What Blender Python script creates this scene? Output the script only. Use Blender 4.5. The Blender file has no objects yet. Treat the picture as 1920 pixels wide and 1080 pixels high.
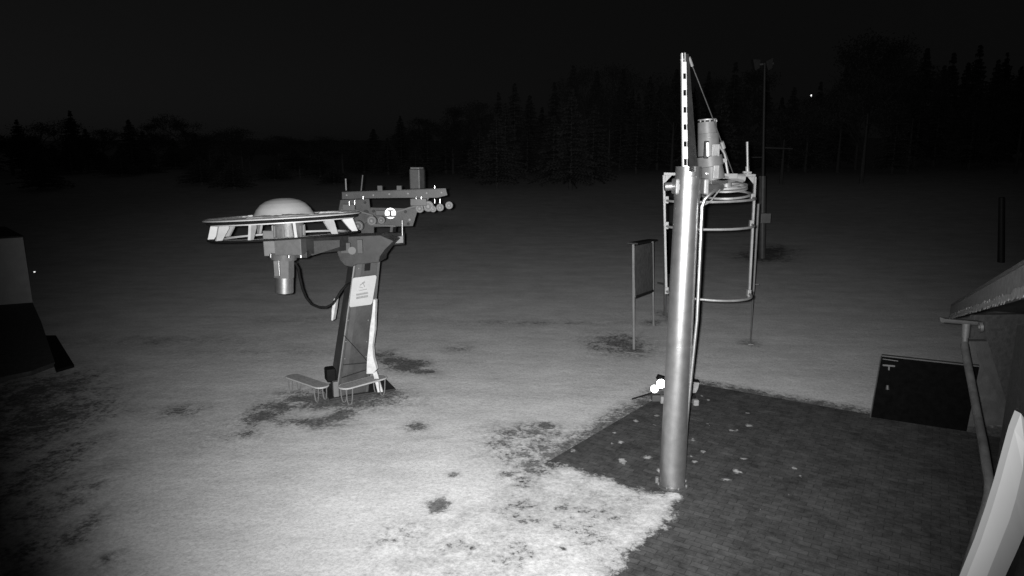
import bpy, math, random
import numpy as np
from mathutils import Vector as V, Matrix
R = math.radians
random.seed(7)
sc = bpy.context.scene

# ------------------------------------------------------------ camera, night sky, the camera's own infra-red lamp
FPX, PITCH, CH = 1250.0, R(11.0), 4.5
cd = bpy.data.cameras.new('camera'); cam = bpy.data.objects.new('camera', cd)
sc.collection.objects.link(cam); sc.camera = cam
cam.location = (0, 0, CH); cam.rotation_euler = (math.pi/2 - PITCH, 0, 0)
cd.sensor_width = 36; cd.lens = 36*FPX/1920; cd.clip_end = 3000; cd.clip_start = 0.05

w = bpy.data.worlds.new('World'); sc.world = w; w.use_nodes = True
nt = w.node_tree; bg = nt.nodes['Background']
sky = nt.nodes.new('ShaderNodeTexSky'); sky.sky_type = 'NISHITA'; sky.sun_disc = False
sky.sun_elevation = R(-3.5); sky.sun_rotation = R(-55)
bw = nt.nodes.new('ShaderNodeRGBToBW')
nt.links.new(sky.outputs[0], bw.inputs[0]); ma = nt.nodes.new('ShaderNodeMath'); ma.operation = 'MULTIPLY_ADD'; ma.inputs[1].default_value = 0.3; ma.inputs[2].default_value = 0.05
nt.links.new(bw.outputs[0], ma.inputs[0]); nt.links.new(ma.outputs[0], bg.inputs[0])
bg.inputs[1].default_value = 0.05

sd = bpy.data.lights.new('infrared_lamp', 'SPOT'); so = bpy.data.objects.new('infrared_lamp', sd)
sc.collection.objects.link(so)
so.location = (-0.07, 0.0, CH+0.03); sd.energy = 12000; sd.shadow_soft_size = 0.03
sd.spot_size = R(87.5); sd.spot_blend = 1.0
so.rotation_euler = (math.pi/2 - R(9.0), 0, R(-2.6))
sc.view_settings.view_transform = 'Standard'; sc.view_settings.look = 'None'
sc.view_settings.exposure = 0; sc.view_settings.gamma = 1

# ------------------------------------------------------------ rays of the surveyed viewpoint
CAMP = V((0, 0, CH)); FW = V((0, math.cos(PITCH), -math.sin(PITCH))); UP = V((0, math.sin(PITCH), math.cos(PITCH)))
def ray(px, py): return V((1, 0, 0))*((px-960)/FPX) + UP*((540-py)/FPX) + FW
def PY(px, py, Y):
    r = ray(px, py); return CAMP + r*(Y/r.y)
def RP(px, py, p, n):
    r = ray(px, py); return CAMP + r*((p-CAMP).dot(n)/r.dot(n))
def D(px, py, d): return CAMP + ray(px, py)*d
def height(x, y):
    def ss(a, b, t):
        t = min(1, max(0, (t-a)/(b-a))); return t*t*(3-2*t)
    h = 3.4*ss(13, 80, y) + 9*ss(100, 320, y) + 1.2*ss(10, 60, x)*ss(24, 60, y)
    return h + 0.25*math.sin(x*0.13)*math.sin(y*0.11)*ss(26, 50, y)
def G(px, py, z=0.0):
    r = ray(px, py)
    if r.z < 0:
        t = (z-CH)/r.z; p = CAMP + r*t
        if p.y < 13: return p
    t = 10.0
    while t < 600:
        p = CAMP + r*t
        if p.z <= height(p.x, p.y): return V((p.x, p.y, height(p.x, p.y)))
        t += 0.03
    return V((p.x, p.y, height(p.x, p.y)))

# ------------------------------------------------------------ materials
def mat(name, col, rough=0.6, metal=0.0, var=0.15, scale=6.0, bump=0.0, bscale=60, emis=0.0, spec=0.4):
    m = bpy.data.materials.new(name); m.use_nodes = True; n = m.node_tree.nodes; l = m.node_tree.links
    b = n['Principled BSDF']
    tc = n.new('ShaderNodeTexCoord')
    ns = n.new('ShaderNodeTexNoise'); ns.inputs['Scale'].default_value = scale; ns.inputs['Detail'].default_value = 8
    ns.inputs['Roughness'].default_value = 0.65
    l.new(tc.outputs['Object'], ns.inputs['Vector'])
    cr = n.new('ShaderNodeValToRGB'); cr.color_ramp.elements[0].position = 0.3; cr.color_ramp.elements[1].position = 0.7
    lo = col*(1-var); hi = min(1, col*(1+var))
    cr.color_ramp.elements[0].color = (lo, lo, lo, 1); cr.color_ramp.elements[1].color = (hi, hi, hi, 1)
    l.new(ns.outputs[0], cr.inputs[0]); l.new(cr.outputs[0], b.inputs['Base Color'])
    b.inputs['Roughness'].default_value = rough; b.inputs['Metallic'].default_value = metal
    b.inputs['Specular IOR Level'].default_value = spec
    if bump:
        n2 = n.new('ShaderNodeTexNoise'); n2.inputs['Scale'].default_value = bscale; n2.inputs['Detail'].default_value = 5
        l.new(tc.outputs['Object'], n2.inputs['Vector'])
        bp = n.new('ShaderNodeBump'); bp.inputs['Strength'].default_value = bump; bp.inputs['Distance'].default_value = 0.02
        l.new(n2.outputs[0], bp.inputs['Height']); l.new(bp.outputs[0], b.inputs['Normal'])
    if emis:
        b.inputs['Emission Color'].default_value = (1, 1, 1, 1); b.inputs['Emission Strength'].default_value = emis
    return m
M = dict(
    galv=mat('galvanised_steel', 0.40, 0.37, 0.9, 0.16, 7, 0.06, 70),
    galv_dull=mat('dull_galvanised_steel', 0.16, 0.5, 0.35, 0.2, 9, 0.1),
    grey=mat('grey_paint', 0.14, 0.5, 0.0, 0.2, 5, 0.1),
    darkgrey=mat('dark_grey_paint', 0.058, 0.5, 0, 0.25, 5, 0.1),
    column=mat('column_paint', 0.045, 0.45, 0, 0.35, 4, 0.15, 30),
    head=mat('weathered_head_paint', 0.026, 0.5, 0, 0.35, 7, 0.1),
    black=mat('black_rubber', 0.006, 0.75, 0, 0.3, 10, 0.1, spec=0.15),
    dark=mat('black_steel', 0.012, 0.6, 0, 0.3, 10, 0.1, spec=0.3),
    white=mat('white_paint', 0.36, 0.45, 0, 0.10, 9),
    motor=mat('motor_paint', 0.085, 0.5, 0.0, 0.16, 12, 0.05, spec=0.25),
    fibre=mat('fibreglass', 0.30, 0.5, 0, 0.10, 3, 0.05, 20),
    cover=mat('snowy_cover', 0.50, 0.7, 0, 0.35, 14, 0.5, 30),
    sign=mat('sign_white', 0.38, 0.5, 0, 0.05, 8),
    faint=mat('faded_print', 0.22, 0.6, 0, 0.25, 40),
    pad=mat('white_padding', 0.50, 0.7, 0, 0.2, 10, 0.3),
    wood=mat('old_timber', 0.22, 0.8, 0, 0.3, 20, 0.3),
    timber=mat('dark_timber', 0.055, 0.85, 0, 0.4, 12, 0.4, 40),
    lit_wall=mat('lit_wall_tone', 0.095, 0.9, 0, 0.25, 5, 0.4, 50),  # paler tone for the lit part of the garage wall
    shed=mat('shed_sheet', 0.30, 0.7, 0, 0.12, 3, 0.15),
    mirror=mat('reflector_lens', 0.95, 0.42, 1.0, 0.0),
    bright=mat('bright_zinc', 0.8, 0.32, 1.0, 0.1, 20),
    lamp=mat('emissive_lamp_lens', 0.9, 0.2, 0, 0.0, emis=3.0),
    farlamp=mat('distant_lamp', 0.9, 0.2, 0, 0.0, emis=2.5),
    void=mat('matt_black_board', 0.004, 0.9, 0, 0.3, 10, 0, spec=0.0),
    frost=mat('frosted_edge', 0.16, 0.7, 0, 0.5, 25, 0.3, 60),
    highlight=mat('highlight_white', 0.75, 0.25, 0, 0.02),
    reflect=mat('reflector_white', 0.85, 0.35, 0, 0.0),
    pipe=mat('weathered_pipe', 0.085, 0.5, 0.0, 0.35, 6, 0.1),
    faint_glow=mat('faint_glow', 0.9, 0.3, 0, 0.0, emis=1.0),
    bark=mat('bark', 0.06, 0.9, 0, 0.3, 10, 0.4),
    needle=mat('conifer_needles', 0.035, 0.9, 0, 0.5, 3, 0.0),
    twig=mat('bare_twigs', 0.03, 0.9, 0, 0.5, 3, 0.0),
    roofsnow=mat('fascia_metal', 0.10, 0.7, 0.0, 0.4, 14, 0.3, 40),
)

# ------------------------------------------------------------ mesh builder
class MB:
    def __init__(s): s.v = []; s.f = []; s.sm = []; s.cuts = []
    def cut(s): s.cuts.append((len(s.v), len(s.f)))
    def add(s, vs, fs, smooth=False):
        o = len(s.v); s.v += [V(p) for p in vs]
        for f in fs: s.f.append([i+o for i in f]); s.sm.append(smooth)
        return s
    def box(s, c, h, m=None):
        m = m or Matrix.Identity(3); c = V(c); s.cut()
        vs = [c + m @ V((x*h[0], y*h[1], z*h[2])) for x in (-1, 1) for y in (-1, 1) for z in (-1, 1)]
        return s.add(vs, [(0,1,3,2), (4,6,7,5), (0,4,5,1), (2,3,7,6), (0,2,6,4), (1,5,7,3)])
    def cone(s, a, b, r1, r2=None, n=20, caps=True):
        s.cut(); a = V(a); b = V(b); r2 = r1 if r2 is None else r2
        z = (b-a).normalized(); x = z.orthogonal().normalized(); y = z.cross(x)
        vs = []
        for c, r in ((a, r1), (b, r2)):
            for i in range(n):
                t = 2*math.pi*i/n; vs.append(c + x*(r*math.cos(t)) + y*(r*math.sin(t)))
        s.add(vs, [(i, (i+1) % n, n+(i+1) % n, n+i) for i in range(n)], n > 8)
        if caps: s.add(vs, [tuple(range(n-1, -1, -1)), tuple(range(n, 2*n))])
        return s
    def tube(s, pts, r, n=10):
        s.cut(); pts = [V(p) for p in pts]; vs = []; x = None
        for i, p in enumerate(pts):
            z = (pts[min(i+1, len(pts)-1)] - pts[max(i-1, 0)]).normalized()
            x = z.orthogonal().normalized() if x is None else (x - z*x.dot(z)).normalized()
            y = z.cross(x)
            for k in range(n):
                t = 2*math.pi*k/n; vs.append(p + x*(r*math.cos(t)) + y*(r*math.sin(t)))
        fs = [(i*n+k, i*n+(k+1) % n, (i+1)*n+(k+1) % n, (i+1)*n+k) for i in range(len(pts)-1) for k in range(n)]
        s.add(vs, fs, True)
        s.add(vs, [tuple(range(n-1, -1, -1)), tuple(range((len(pts)-1)*n, len(pts)*n))])
        return s
    def lathe(s, prof, mtx, n=64, a0=0, a1=2*math.pi, smooth=True, closed=False):
        s.cut(); full = abs(a1-a0-2*math.pi) < 1e-6; m = n if full else n+1; vs = []
        for i in range(m):
            t = a0 + (a1-a0)*i/n
            for r, z in prof: vs.append(mtx @ V((r*math.cos(t), r*math.sin(t), z)))
        k = len(prof); fs = []
        kk = k if closed else k-1
        for i in range(n):
            j = (i+1) % m
            for q in range(kk): fs.append((i*k+q, j*k+q, j*k+(q+1) % k, i*k+(q+1) % k))
        s.add(vs, fs, smooth)
        if not full and closed: s.add(vs, [tuple(range(k)), tuple(range(n*k+k-1, n*k-1, -1))])
        return s
    def prism(s, pts, ext):
        s.cut(); pts = [V(p) for p in pts]; n = len(pts); ext = V(ext)
        vs = pts + [p+ext for p in pts]
        return s.add(vs, [tuple(range(n-1, -1, -1)), tuple(range(n, 2*n))] + [(i, (i+1) % n, n+(i+1) % n, n+i) for i in range(n)])
    def bar(s, a, b, wd, ht, up=V((0, 0, 1))):
        a = V(a); b = V(b); z = (b-a).normalized(); x = z.cross(up)
        x = x.normalized() if x.length > .08 else (V((1, 0, 0))-z*z.x).normalized(); y = x.cross(z)
        m = Matrix((x, y, z)).transposed()
        return s.box((a+b)/2, (wd/2, ht/2, (b-a).length/2), m)
    def each(s, names, m, parent, bevel=0.0):
        if isinstance(names, str): names = [names]*len(s.cuts)
        ends = s.cuts[1:]+[(len(s.v), len(s.f))]; out = []
        for nm, (v0, f0), (v1, f1) in zip(names, s.cuts, ends):
            p = MB(); p.v = s.v[v0:v1]; p.f = [[i-v0 for i in f] for f in s.f[f0:f1]]; p.sm = s.sm[f0:f1]
            out.append(p.build(nm, m, parent, bevel))
        return out
    def build(s, name, m, parent=None, bevel=0.0, at=None, label=None):
        me = bpy.data.meshes.new(name)
        o = bpy.data.objects.new(name, me); sc.collection.objects.link(o)
        if parent is not None:
            org = ORG[parent.name]; o.parent = parent; ORG[o.name] = org
        else:
            org = V(at) if at is not None else V((0, 0, 0)); o.location = org; ORG[o.name] = org
        me.from_pydata([tuple(p-org) for p in s.v], [], s.f)
        me.polygons.foreach_set('use_smooth', s.sm)
        import bmesh
        bm = bmesh.new(); bm.from_mesh(me); bmesh.ops.remove_doubles(bm, verts=bm.verts, dist=1e-6) if not bevel else None
        bmesh.ops.recalc_face_normals(bm, faces=bm.faces); 
        for e in bm.edges:
            if len(e.link_faces) == 2 and e.calc_face_angle(0) > R(40): e.smooth = False
        bm.to_mesh(me); bm.free()
        me.materials.append(m)
        if bevel:
            b = o.modifiers.new('bevel', 'BEVEL'); b.width = bevel; b.segments = 2; b.limit_method = 'ANGLE'
        if label: o['label'] = label
        return o
ORG = {}
def tag(o, label, cat=None, group=None):
    o['label'] = label
    if cat: o['category'] = cat
    if group: o['group'] = group
    return o
def thing(name, loc, label, cat, group=None):
    o = bpy.data.objects.new(name, None); sc.collection.objects.link(o); o.location = V(loc); ORG[o.name] = V(loc)
    o.empty_display_size = 0.3
    return tag(o, label, cat, group)
def px(poly, Y): return [PY(x, y, Y) for x, y in poly]
def ppm(Y, py=500): return FPX/(PY(960, py, Y)-CAMP).dot(FW)   # pixels per metre at that depth

# ------------------------------------------------------------ ground with thin, partly melted snow
def fine(a, b, lo, hi, st):
    xs = list(np.arange(a, b+1e-6, st)); s = st; x = b
    while x < hi: s *= 1.12; x += s; xs.append(x)
    s = st; x = a
    while x > lo: s *= 1.12; x -= s; xs.insert(0, x)
    return xs
def segdist(X, Y, a, b):
    ax, ay, bx, by = a[0], a[1], b[0], b[1]
    t = np.clip(((X-ax)*(bx-ax)+(Y-ay)*(by-ay))/((bx-ax)**2+(by-ay)**2), 0, 1)
    return np.hypot(X-ax-t*(bx-ax), Y-ay-t*(by-ay))
def inside(X, Y, poly):
    c = np.zeros(X.shape, bool); n = len(poly)
    for i in range(n):
        x1, y1 = poly[i][0], poly[i][1]; x2, y2 = poly[(i+1) % n][0], poly[(i+1) % n][1]
        if y1 == y2: continue
        c ^= ((y1 > Y) != (y2 > Y)) & (X < (x2-x1)*(Y-y1)/(y2-y1)+x1)
    return c
def sdist(X, Y, poly):
    d = np.full(X.shape, 1e9)
    for i in range(len(poly)): d = np.minimum(d, segdist(X, Y, poly[i], poly[(i+1) % len(poly)]))
    return np.where(inside(X, Y, poly), -d, d)
# bare patches, plus one painted shadow streak: x, y, half width, half depth as surveyed, strength (1 = bare, 0.5 = patchy)
spots = [(640,748,105,20,.80), (495,778,38,18,.74), (520,762,40,10,.68), (600,792,48,12,.62), (640,775,28,14,.70), (575,745,50,12,.75), (458,812,28,8,.58), (545,790,40,14,.35),
    (735,676,26,8,.85), (765,685,32,10,.95), (798,697,24,5,.72), (1885,815,110,16,1.1), (715,668,30,10,.6), (700,740,52,14,.72), (780,800,20,9,.62), (820,946,20,14,.95),
    (1022,799,22,8,.78), (985,810,75,20,.44), (1000,845,85,28,.47), (1040,868,50,14,.55), (940,828,45,24,.38),
    (1160,645,55,22,.55), (1190,656,30,8,.6), (1225,606,18,6,.55), (1247,592,18,6,.6), (1407,645,18,6,.5), (1430,482,45,8,.8), (1450,470,40,8,.7),
    (1000,960,120,45,.36), (1130,950,80,45,.38), (980,905,40,18,.42), (1090,1000,70,40,.40), (900,1030,170,50,.33), (950,890,14,7,.62), (890,1025,14,6,.6),
    (1050,955,20,8,.6), (963,948,18,6,.6), (1045,985,14,8,.6), (1055,1028,14,6,.6), (850,890,10,5,.55), (760,1010,90,40,.28),
    (440,800,80,40,.22), (190,775,60,20,.34), (40,745,110,45,.60), (40,800,110,60,.62), (100,870,50,50,.50), (40,900,80,50,.45), (60,960,90,100,.30), (130,1010,40,60,.34), (20,1060,90,60,.36),
    (150,930,40,60,.30), (205,1050,22,20,.45), (340,770,60,14,.34), (1000,605,160,6,.28), (860,655,30,8,.3), (640,600,200,8,.2),
    (300,640,200,10,.25), (500,660,200,8,.2), (820,430,90,9,.3)]  # last entry paints the lift head's shadow streak into the snow colour
SP = []
for x, y, rx, ry, s in spots:
    c = G(x, y); e = G(x+rx, y); f = G(x, y-ry*0.9); SP.append((c.x, c.y, abs(e.x-c.x), (f-c).length, s))
yard_px = [(1283,714), (1640,779), (1900,826)]
YA = G(1283, 716); YB = G(1640, 779); YC = YA + (YB-YA)*3.4
YL = G(1010, 876); YD = YA + (YL-YA)*2.6; YE = YD + (YC-YA)
YARD = [YA, YC, YE, YD]
SN = [G(*p) for p in [(1000,876),(1035,868),(1062,870),(1095,885),(1120,893),(1160,905),(1198,922),(1235,925),(1270,934),(1268,958),(1245,985),(1195,1022),(1148,1080),(1080,1300)]]
d0 = YD + (YD-YA)*0.3; SN += [V((d0.x+0.5, d0.y-3, 0)), V((d0.x-6, d0.y-3, 0)), V((YL.x-6, YL.y+1, 0))]
rf_ = random.Random(31)
flecks = [(rf_.uniform(1060,1500), rf_.uniform(770,960), rf_.uniform(2,6), rf_.uniform(1.5,3)) for _ in range(12)] + [(1167,865,9,6), (1235,882,4,6), (1193,790,8,3), (1231,779,6,3), (1226,797,5,3), (1213,858,10,4), (1318,847,7,4), (1299,824,5,3), (1302,866,6,3), (1327,796,4,3),
    (1370,807,6,2), (1402,775,6,2), (1404,798,7,2.5), (1393,860,9,3), (1381,884,9,5), (1358,900,12,3), (1489,878,6,3), (1328,750,6,2), (1316,742,4,2), (1438,953,3,2), (1265,930,9,4), (1500,893,4,3), (1075,845,6,3), (1164,829,6,3), (1150,770,10,4),(1240,905,8,4)]
FL = []
for x, y, rx, ry in flecks:
    c = G(x, y); e = G(x+rx, y); f = G(x, y-ry); FL.append((c.x, c.y, abs(e.x-c.x)*1.15, (f-c).length*1.15))
def melt_ground(X, Y):
    m = np.zeros(X.shape)
    for cx, cy, rx, ry, s in SP:
        q = ((X-cx)/rx)**2 + ((Y-cy)/ry)**2; m = np.maximum(m, 1.18*s*np.exp(-.75*q))
    for a, b, wdt, s in ((YA, YL, .42, .70), (YA, YB, .38, .72), (YB, YC, .3, .6)):
        d = segdist(X, Y, a, b); m = np.maximum(m, s*np.clip(1.25-d/wdt, 0, 1))
    return m
def melt_yard(X, Y):
    m = 0.5 + np.clip(sdist(X, Y, SN)*2.4, -1.2, .7)
    m = np.where(m < .5, np.maximum(m, melt_ground(X, Y)*0.82), m)
    for cx, cy, rx, ry in FL:
        q = ((X-cx)/rx)**2 + ((Y-cy)/ry)**2; m = m - 0.95*np.exp(-.8*q)
    return m
def sheet(name, xs, ys, hf, mf, keep=None, z=0.0):
    X, Y = np.meshgrid(np.array(xs), np.array(ys)); nx, ny = len(xs), len(ys)
    Z = np.vectorize(hf)(X, Y) + z if hf else np.full(X.shape, z)
    me = bpy.data.meshes.new(name)
    vs = np.stack([X.ravel(), Y.ravel(), Z.ravel()], 1)
    fs = [(j*nx+i, j*nx+i+1, (j+1)*nx+i+1, (j+1)*nx+i) for j in range(ny-1) for i in range(nx-1)]
    me.from_pydata(vs.tolist(), [], fs)
    at = me.attributes.new('melt', 'FLOAT', 'POINT'); at.data.foreach_set('value', mf(X, Y).ravel().astype(np.float32))
    me.polygons.foreach_set('use_smooth', [True]*len(me.polygons))
    o = bpy.data.objects.new(name, me); sc.collection.objects.link(o); o['kind'] = 'structure'
    return o
def ground_mat(name, paving):
    m = bpy.data.materials.new(name); m.use_nodes = True; n = m.node_tree.nodes; l = m.node_tree.links
    b = n['Principled BSDF']; b.inputs['Roughness'].default_value = 0.85; b.inputs['Specular IOR Level'].default_value = 0.2
    geo = n.new('ShaderNodeNewGeometry')
    mpn = n.new('ShaderNodeMapping'); mpn.inputs['Rotation'].default_value = (.5, .7, .4); mpn.inputs['Location'].default_value = (3.1, 7.7, 1.37); l.new(geo.outputs['Position'], mpn.inputs[0])
    def noise(sc_, det=6, rgh=.6, vec=None):
        t = n.new('ShaderNodeTexNoise'); t.inputs['Scale'].default_value = sc_; t.inputs['Detail'].default_value = det
        t.inputs['Roughness'].default_value = rgh; l.new(vec or mpn.outputs[0], t.inputs['Vector']); return t.outputs[0]
    def math_(op, a, c=None, d=None):
        t = n.new('ShaderNodeMath'); t.operation = op
        for i, x in enumerate((a, c, d)):
            if x is None: continue
            if isinstance(x, (int, float)): t.inputs[i].default_value = x
            else: l.new(x, t.inputs[i])
        return t.outputs[0]
    def ramp(x, stops):
        t = n.new('ShaderNodeValToRGB'); e = t.color_ramp.elements
        while len(e) < len(stops): e.new(0.5)
        for q, (p, c) in zip(e, stops): q.position = p; q.color = (c, c, c, 1)
        l.new(x, t.inputs[0]); return t.outputs[0]
    def mix(f, a, c):
        t = n.new('ShaderNodeMix'); t.data_type = 'RGBA'; l.new(f, t.inputs[0]); l.new(a, t.inputs[6]); l.new(c, t.inputs[7]); return t.outputs[2]
    at = n.new('ShaderNodeAttribute'); at.attribute_name = 'melt'
    nb = noise(3.2, 12, .72); nf = noise(13, 10, .75)
    s = math_('ADD', math_('MULTIPLY', math_('SUBTRACT', nb, .5), 2.0), math_('MULTIPLY', math_('SUBTRACT', nf, .5), 2.0))
    if paving: s = math_('MULTIPLY', s, .7)
    else:
        gate = math_('MULTIPLY', at.outputs['Fac'], 3.0); gate.node.use_clamp = True; s = math_('MULTIPLY', s, gate)
    v = math_('ADD', at.outputs['Fac'], s)
    mask = ramp(v, [(.44, 0), (.64, 1)] if paving else [(.42, 0), (.72, 1)])
    # snow: thin and mottled where the turf shows through
    snow = ramp(noise(1.1, 10, .7), [(.30, .50), (.68, .62)] if paving else [(.30, .56), (.68, .70)])
    thin = ramp(noise(22, 10, .85), [(.38, .66), (.55, 1.0)])
    sn = n.new('ShaderNodeMix'); sn.data_type = 'RGBA'; sn.blend_type = 'MULTIPLY'; sn.inputs[0].default_value = 1
    l.new(snow, sn.inputs[6]); l.new(thin, sn.inputs[7])
    halo = ramp(v, [(.02, 1), (.46, .62)])
    s2 = n.new('ShaderNodeMix'); s2.data_type = 'RGBA'; s2.blend_type = 'MULTIPLY'; s2.inputs[0].default_value = 1
    l.new(sn.outputs[2], s2.inputs[6]); l.new(halo, s2.inputs[7])
    big = n.new('ShaderNodeMapping'); big.inputs['Rotation'].default_value = (.3, .2, .35); big.inputs['Scale'].default_value = (.35, 1.3, 1); l.new(geo.outputs['Position'], big.inputs[0])
    s3 = n.new('ShaderNodeMix'); s3.data_type = 'RGBA'; s3.blend_type = 'MULTIPLY'; s3.inputs[0].default_value = 1
    l.new(s2.outputs[2], s3.inputs[6]); l.new(ramp(noise(1.6, 12, .72, big.outputs[0]), [(.33, .80), (.60, 1.0)]), s3.inputs[7]); s2 = s3
    if paving:
        mp = n.new('ShaderNodeMapping'); mp.inputs['Rotation'].default_value = (0, 0, -math.atan2(YB.y-YA.y, YB.x-YA.x)); l.new(geo.outputs['Position'], mp.inputs[0])
        br = n.new('ShaderNodeTexBrick'); br.inputs['Scale'].default_value = 1.0; br.inputs['Brick Width'].default_value = .20; br.inputs['Row Height'].default_value = .10
        br.inputs['Mortar Size'].default_value = .006; br.inputs['Mortar Smooth'].default_value = .4; br.inputs['Bias'].default_value = 0
        br.inputs['Color1'].default_value = (.038,)*3+(1,); br.inputs['Color2'].default_value = (.057,)*3+(1,); br.inputs['Mortar'].default_value = (.023,)*3+(1,)
        l.new(mp.outputs[0], br.inputs[0])
        st = ramp(noise(2.6, 12, .78), [(.34, .55), (.64, 1.45)])
        pm = n.new('ShaderNodeMix'); pm.data_type = 'RGBA'; pm.blend_type = 'MULTIPLY'; pm.inputs[0].default_value = 1
        l.new(br.outputs[0], pm.inputs[6]); l.new(st, pm.inputs[7])
        dust = ramp(noise(7, 12, .85), [(.47, 0), (.72, .40)])
        dc = n.new('ShaderNodeRGB'); dc.outputs[0].default_value = (.16, .16, .16, 1)
        base = mix(dust, pm.outputs[2], dc.outputs[0])
    else:
        base = ramp(noise(18, 10, .75), [(.35, .05), (.68, .20)])
    col = mix(mask, s2.outputs[2], base)
    l.new(col, b.inputs['Base Color'])
    bp = n.new('ShaderNodeBump'); bp.inputs['Distance'].default_value = .03; bp.inputs['Strength'].default_value = .55
    l.new(math_('SUBTRACT', math_('MULTIPLY', noise(6, 10, .7), .8), math_('MULTIPLY', mask, .4)), bp.inputs['Height']); l.new(bp.outputs[0], b.inputs['Normal'])
    return m
g = sheet('ground', fine(-8.5, 7, -500, 500, .07), fine(5.5, 14.5, -20, 700, .07), height, melt_ground)
g.data.materials.append(ground_mat('snowy_turf', False))
# paved yard, a sheet just above the turf
ux = (YB-YA).normalized(); uy = (YL-YA).normalized()
L1 = (YC-YA).length; L2 = (YD-YA).length; na, nb_ = 290, 190
vs = []; 
for j in range(nb_+1):
    for i in range(na+1):
        p = YA + ux*(L1*i/na) + uy*(L2*j/nb_); vs.append((p.x, p.y, 0.004))
me = bpy.data.meshes.new('paved_yard')
me.from_pydata(vs, [], [(j*(na+1)+i, j*(na+1)+i+1, (j+1)*(na+1)+i+1, (j+1)*(na+1)+i) for j in range(nb_) for i in range(na)])
A = np.array(vs); me.attributes.new('melt', 'FLOAT', 'POINT').data.foreach_set('value', melt_yard(A[:, 0], A[:, 1]).astype(np.float32))
me.materials.append(ground_mat('yard_pavers', True))
yo = bpy.data.objects.new('paved_yard', me); sc.collection.objects.link(yo); yo['kind'] = 'structure'
import bmesh
bm = bmesh.new(); bm.from_mesh(me); bmesh.ops.recalc_face_normals(bm, faces=bm.faces)
if sum(f.normal.z for f in bm.faces) < 0: bmesh.ops.reverse_faces(bm, faces=bm.faces)
bm.to_mesh(me); bm.free()

# ------------------------------------------------------------ ski tow drive station with the horizontal rope wheel
F = G(631, 747)
lift = thing('ski_tow_station', (F.x, F.y+.4, 0), 'leaning dark steel column carrying a big flat rope wheel with pale dome and hanging motor', 'ski tow')
a27 = R(27); rd = V((math.cos(a27), math.sin(a27), 0)); ld = V((-math.sin(a27), math.cos(a27), 0))
T = PY(667, 482, F.y+.12)
def corners(o, s, z=None):
    return [o, o+rd*s, o+rd*s+ld*s, o+ld*s]
Bc = corners(F + V((0, 0, .03)), .62); Tc = corners(T, .47)
m = MB(); m.add(Bc+Tc, [(3,2,1,0), (4,5,6,7), (0,1,5,4), (1,2,6,5), (2,3,7,6), (3,0,4,7)])
m.build('column', M['column'], lift, .008)
# bright corner angle and flange strips standing proud of the plates
m = MB(); fn = -ld; ln = -rd
m.bar(Bc[0]+(fn+ln)*.01, Tc[0]+(fn+ln)*.01, .022, .022); m.build('corner_angle', M['grey'], lift)
m = MB(); m.bar(Bc[0]+rd*.1+fn*.012, Tc[0]+rd*.08+fn*.012, .10, .012, up=fn)
m.build('flange', M['darkgrey'], lift)
m = MB(); m.bar(Bc[1]-rd*.04+fn*.012, Tc[1]-rd*.03+fn*.012, .05, .012, up=fn)
m.build('flange', M['darkgrey'], lift)
# face plane of the camera side for sign and cables
e1 = (Bc[1]-Bc[0]); e2 = (Tc[0]-Bc[0]); nf_ = e1.cross(e2).normalized()
if nf_.y > 0: nf_ = -nf_
fp = Bc[0]+nf_*.05
q = [RP(x, y, fp, nf_) for x, y in [(664,521), (704,516), (706,519), (698,568), (695,571), (657,576), (655,573), (661,523)]]
sg = MB().prism(q, -nf_*.02).build('sign_board', M['sign'], lift, label='white notice board with faded print on the column')
m = MB(); 
for x0, y0, x1, y1, k in [(668,553,690,549,3.6), (668,559,690,555,4.2), (673,545,688,542,1.2), (675,535,683,529,1.8), (680,529,684,538,1.5), (673,538,681,540,1.3), (683,527,684,531,1.2)]:
    a = RP(x0, y0, fp+nf_*.004, nf_); b = RP(x1, y1, fp+nf_*.004, nf_); dirv = (b-a).normalized(); m.bar(a, b, k/100, .003, up=nf_)
m.build('faded_print', M['faint'], sg)
m = MB(); m.add([RP(x, y, Bc[0]+nf_*.018, nf_) for x, y in [(684,495),(695,493),(694,507),(683,508)]], [(0,1,2,3)]); m.build('dark_window', M['black'], lift)
for x0, y0, x1, y1 in ((644,684,691,680), (641,708,688,693)):
    a = RP(x0, y0, Bc[0]+nf_*.022, nf_); b = RP(x1, y1, Bc[0]+nf_*.022, nf_)
    MB().bar(a, b, .018, .008, up=nf_).build('panel_seam', M['dark'], lift)
for x, y in ((648,640), (652,600), (657,560), (687,640), (690,600), (646,672), (686,668), (672,503)):
    c = RP(x, y, Bc[0]+nf_*.02, nf_); MB().cone(c, c+nf_*.022, .014, n=6).build('bolt', M['galv_dull'], lift)
# base plate and anchor frame
m = MB(); o0 = F - rd*.14 - ld*.10
m.prism([p + V((0,0,.008)) for p in (o0, o0+rd*1.28, o0+rd*1.28+ld*.9, o0+ld*.9)], (0,0,.035)); m.build('base_plate', M['head'], lift, .006)
m = MB(); m.prism([p+V((0,0,.046)) for p in corners(F-rd*.06-ld*.06, .1)], (0,0,.30)); m.build('corner_bracket', M['grey'], lift, .01)
m = MB(); m.box(Bc[0]+(ld*.22-rd*.05)+V((0,0,.40)), (.09,.13,.13), Matrix.Rotation(a27,3,'Z')); m.build('junction_box', M['black'], lift, .03)
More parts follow.
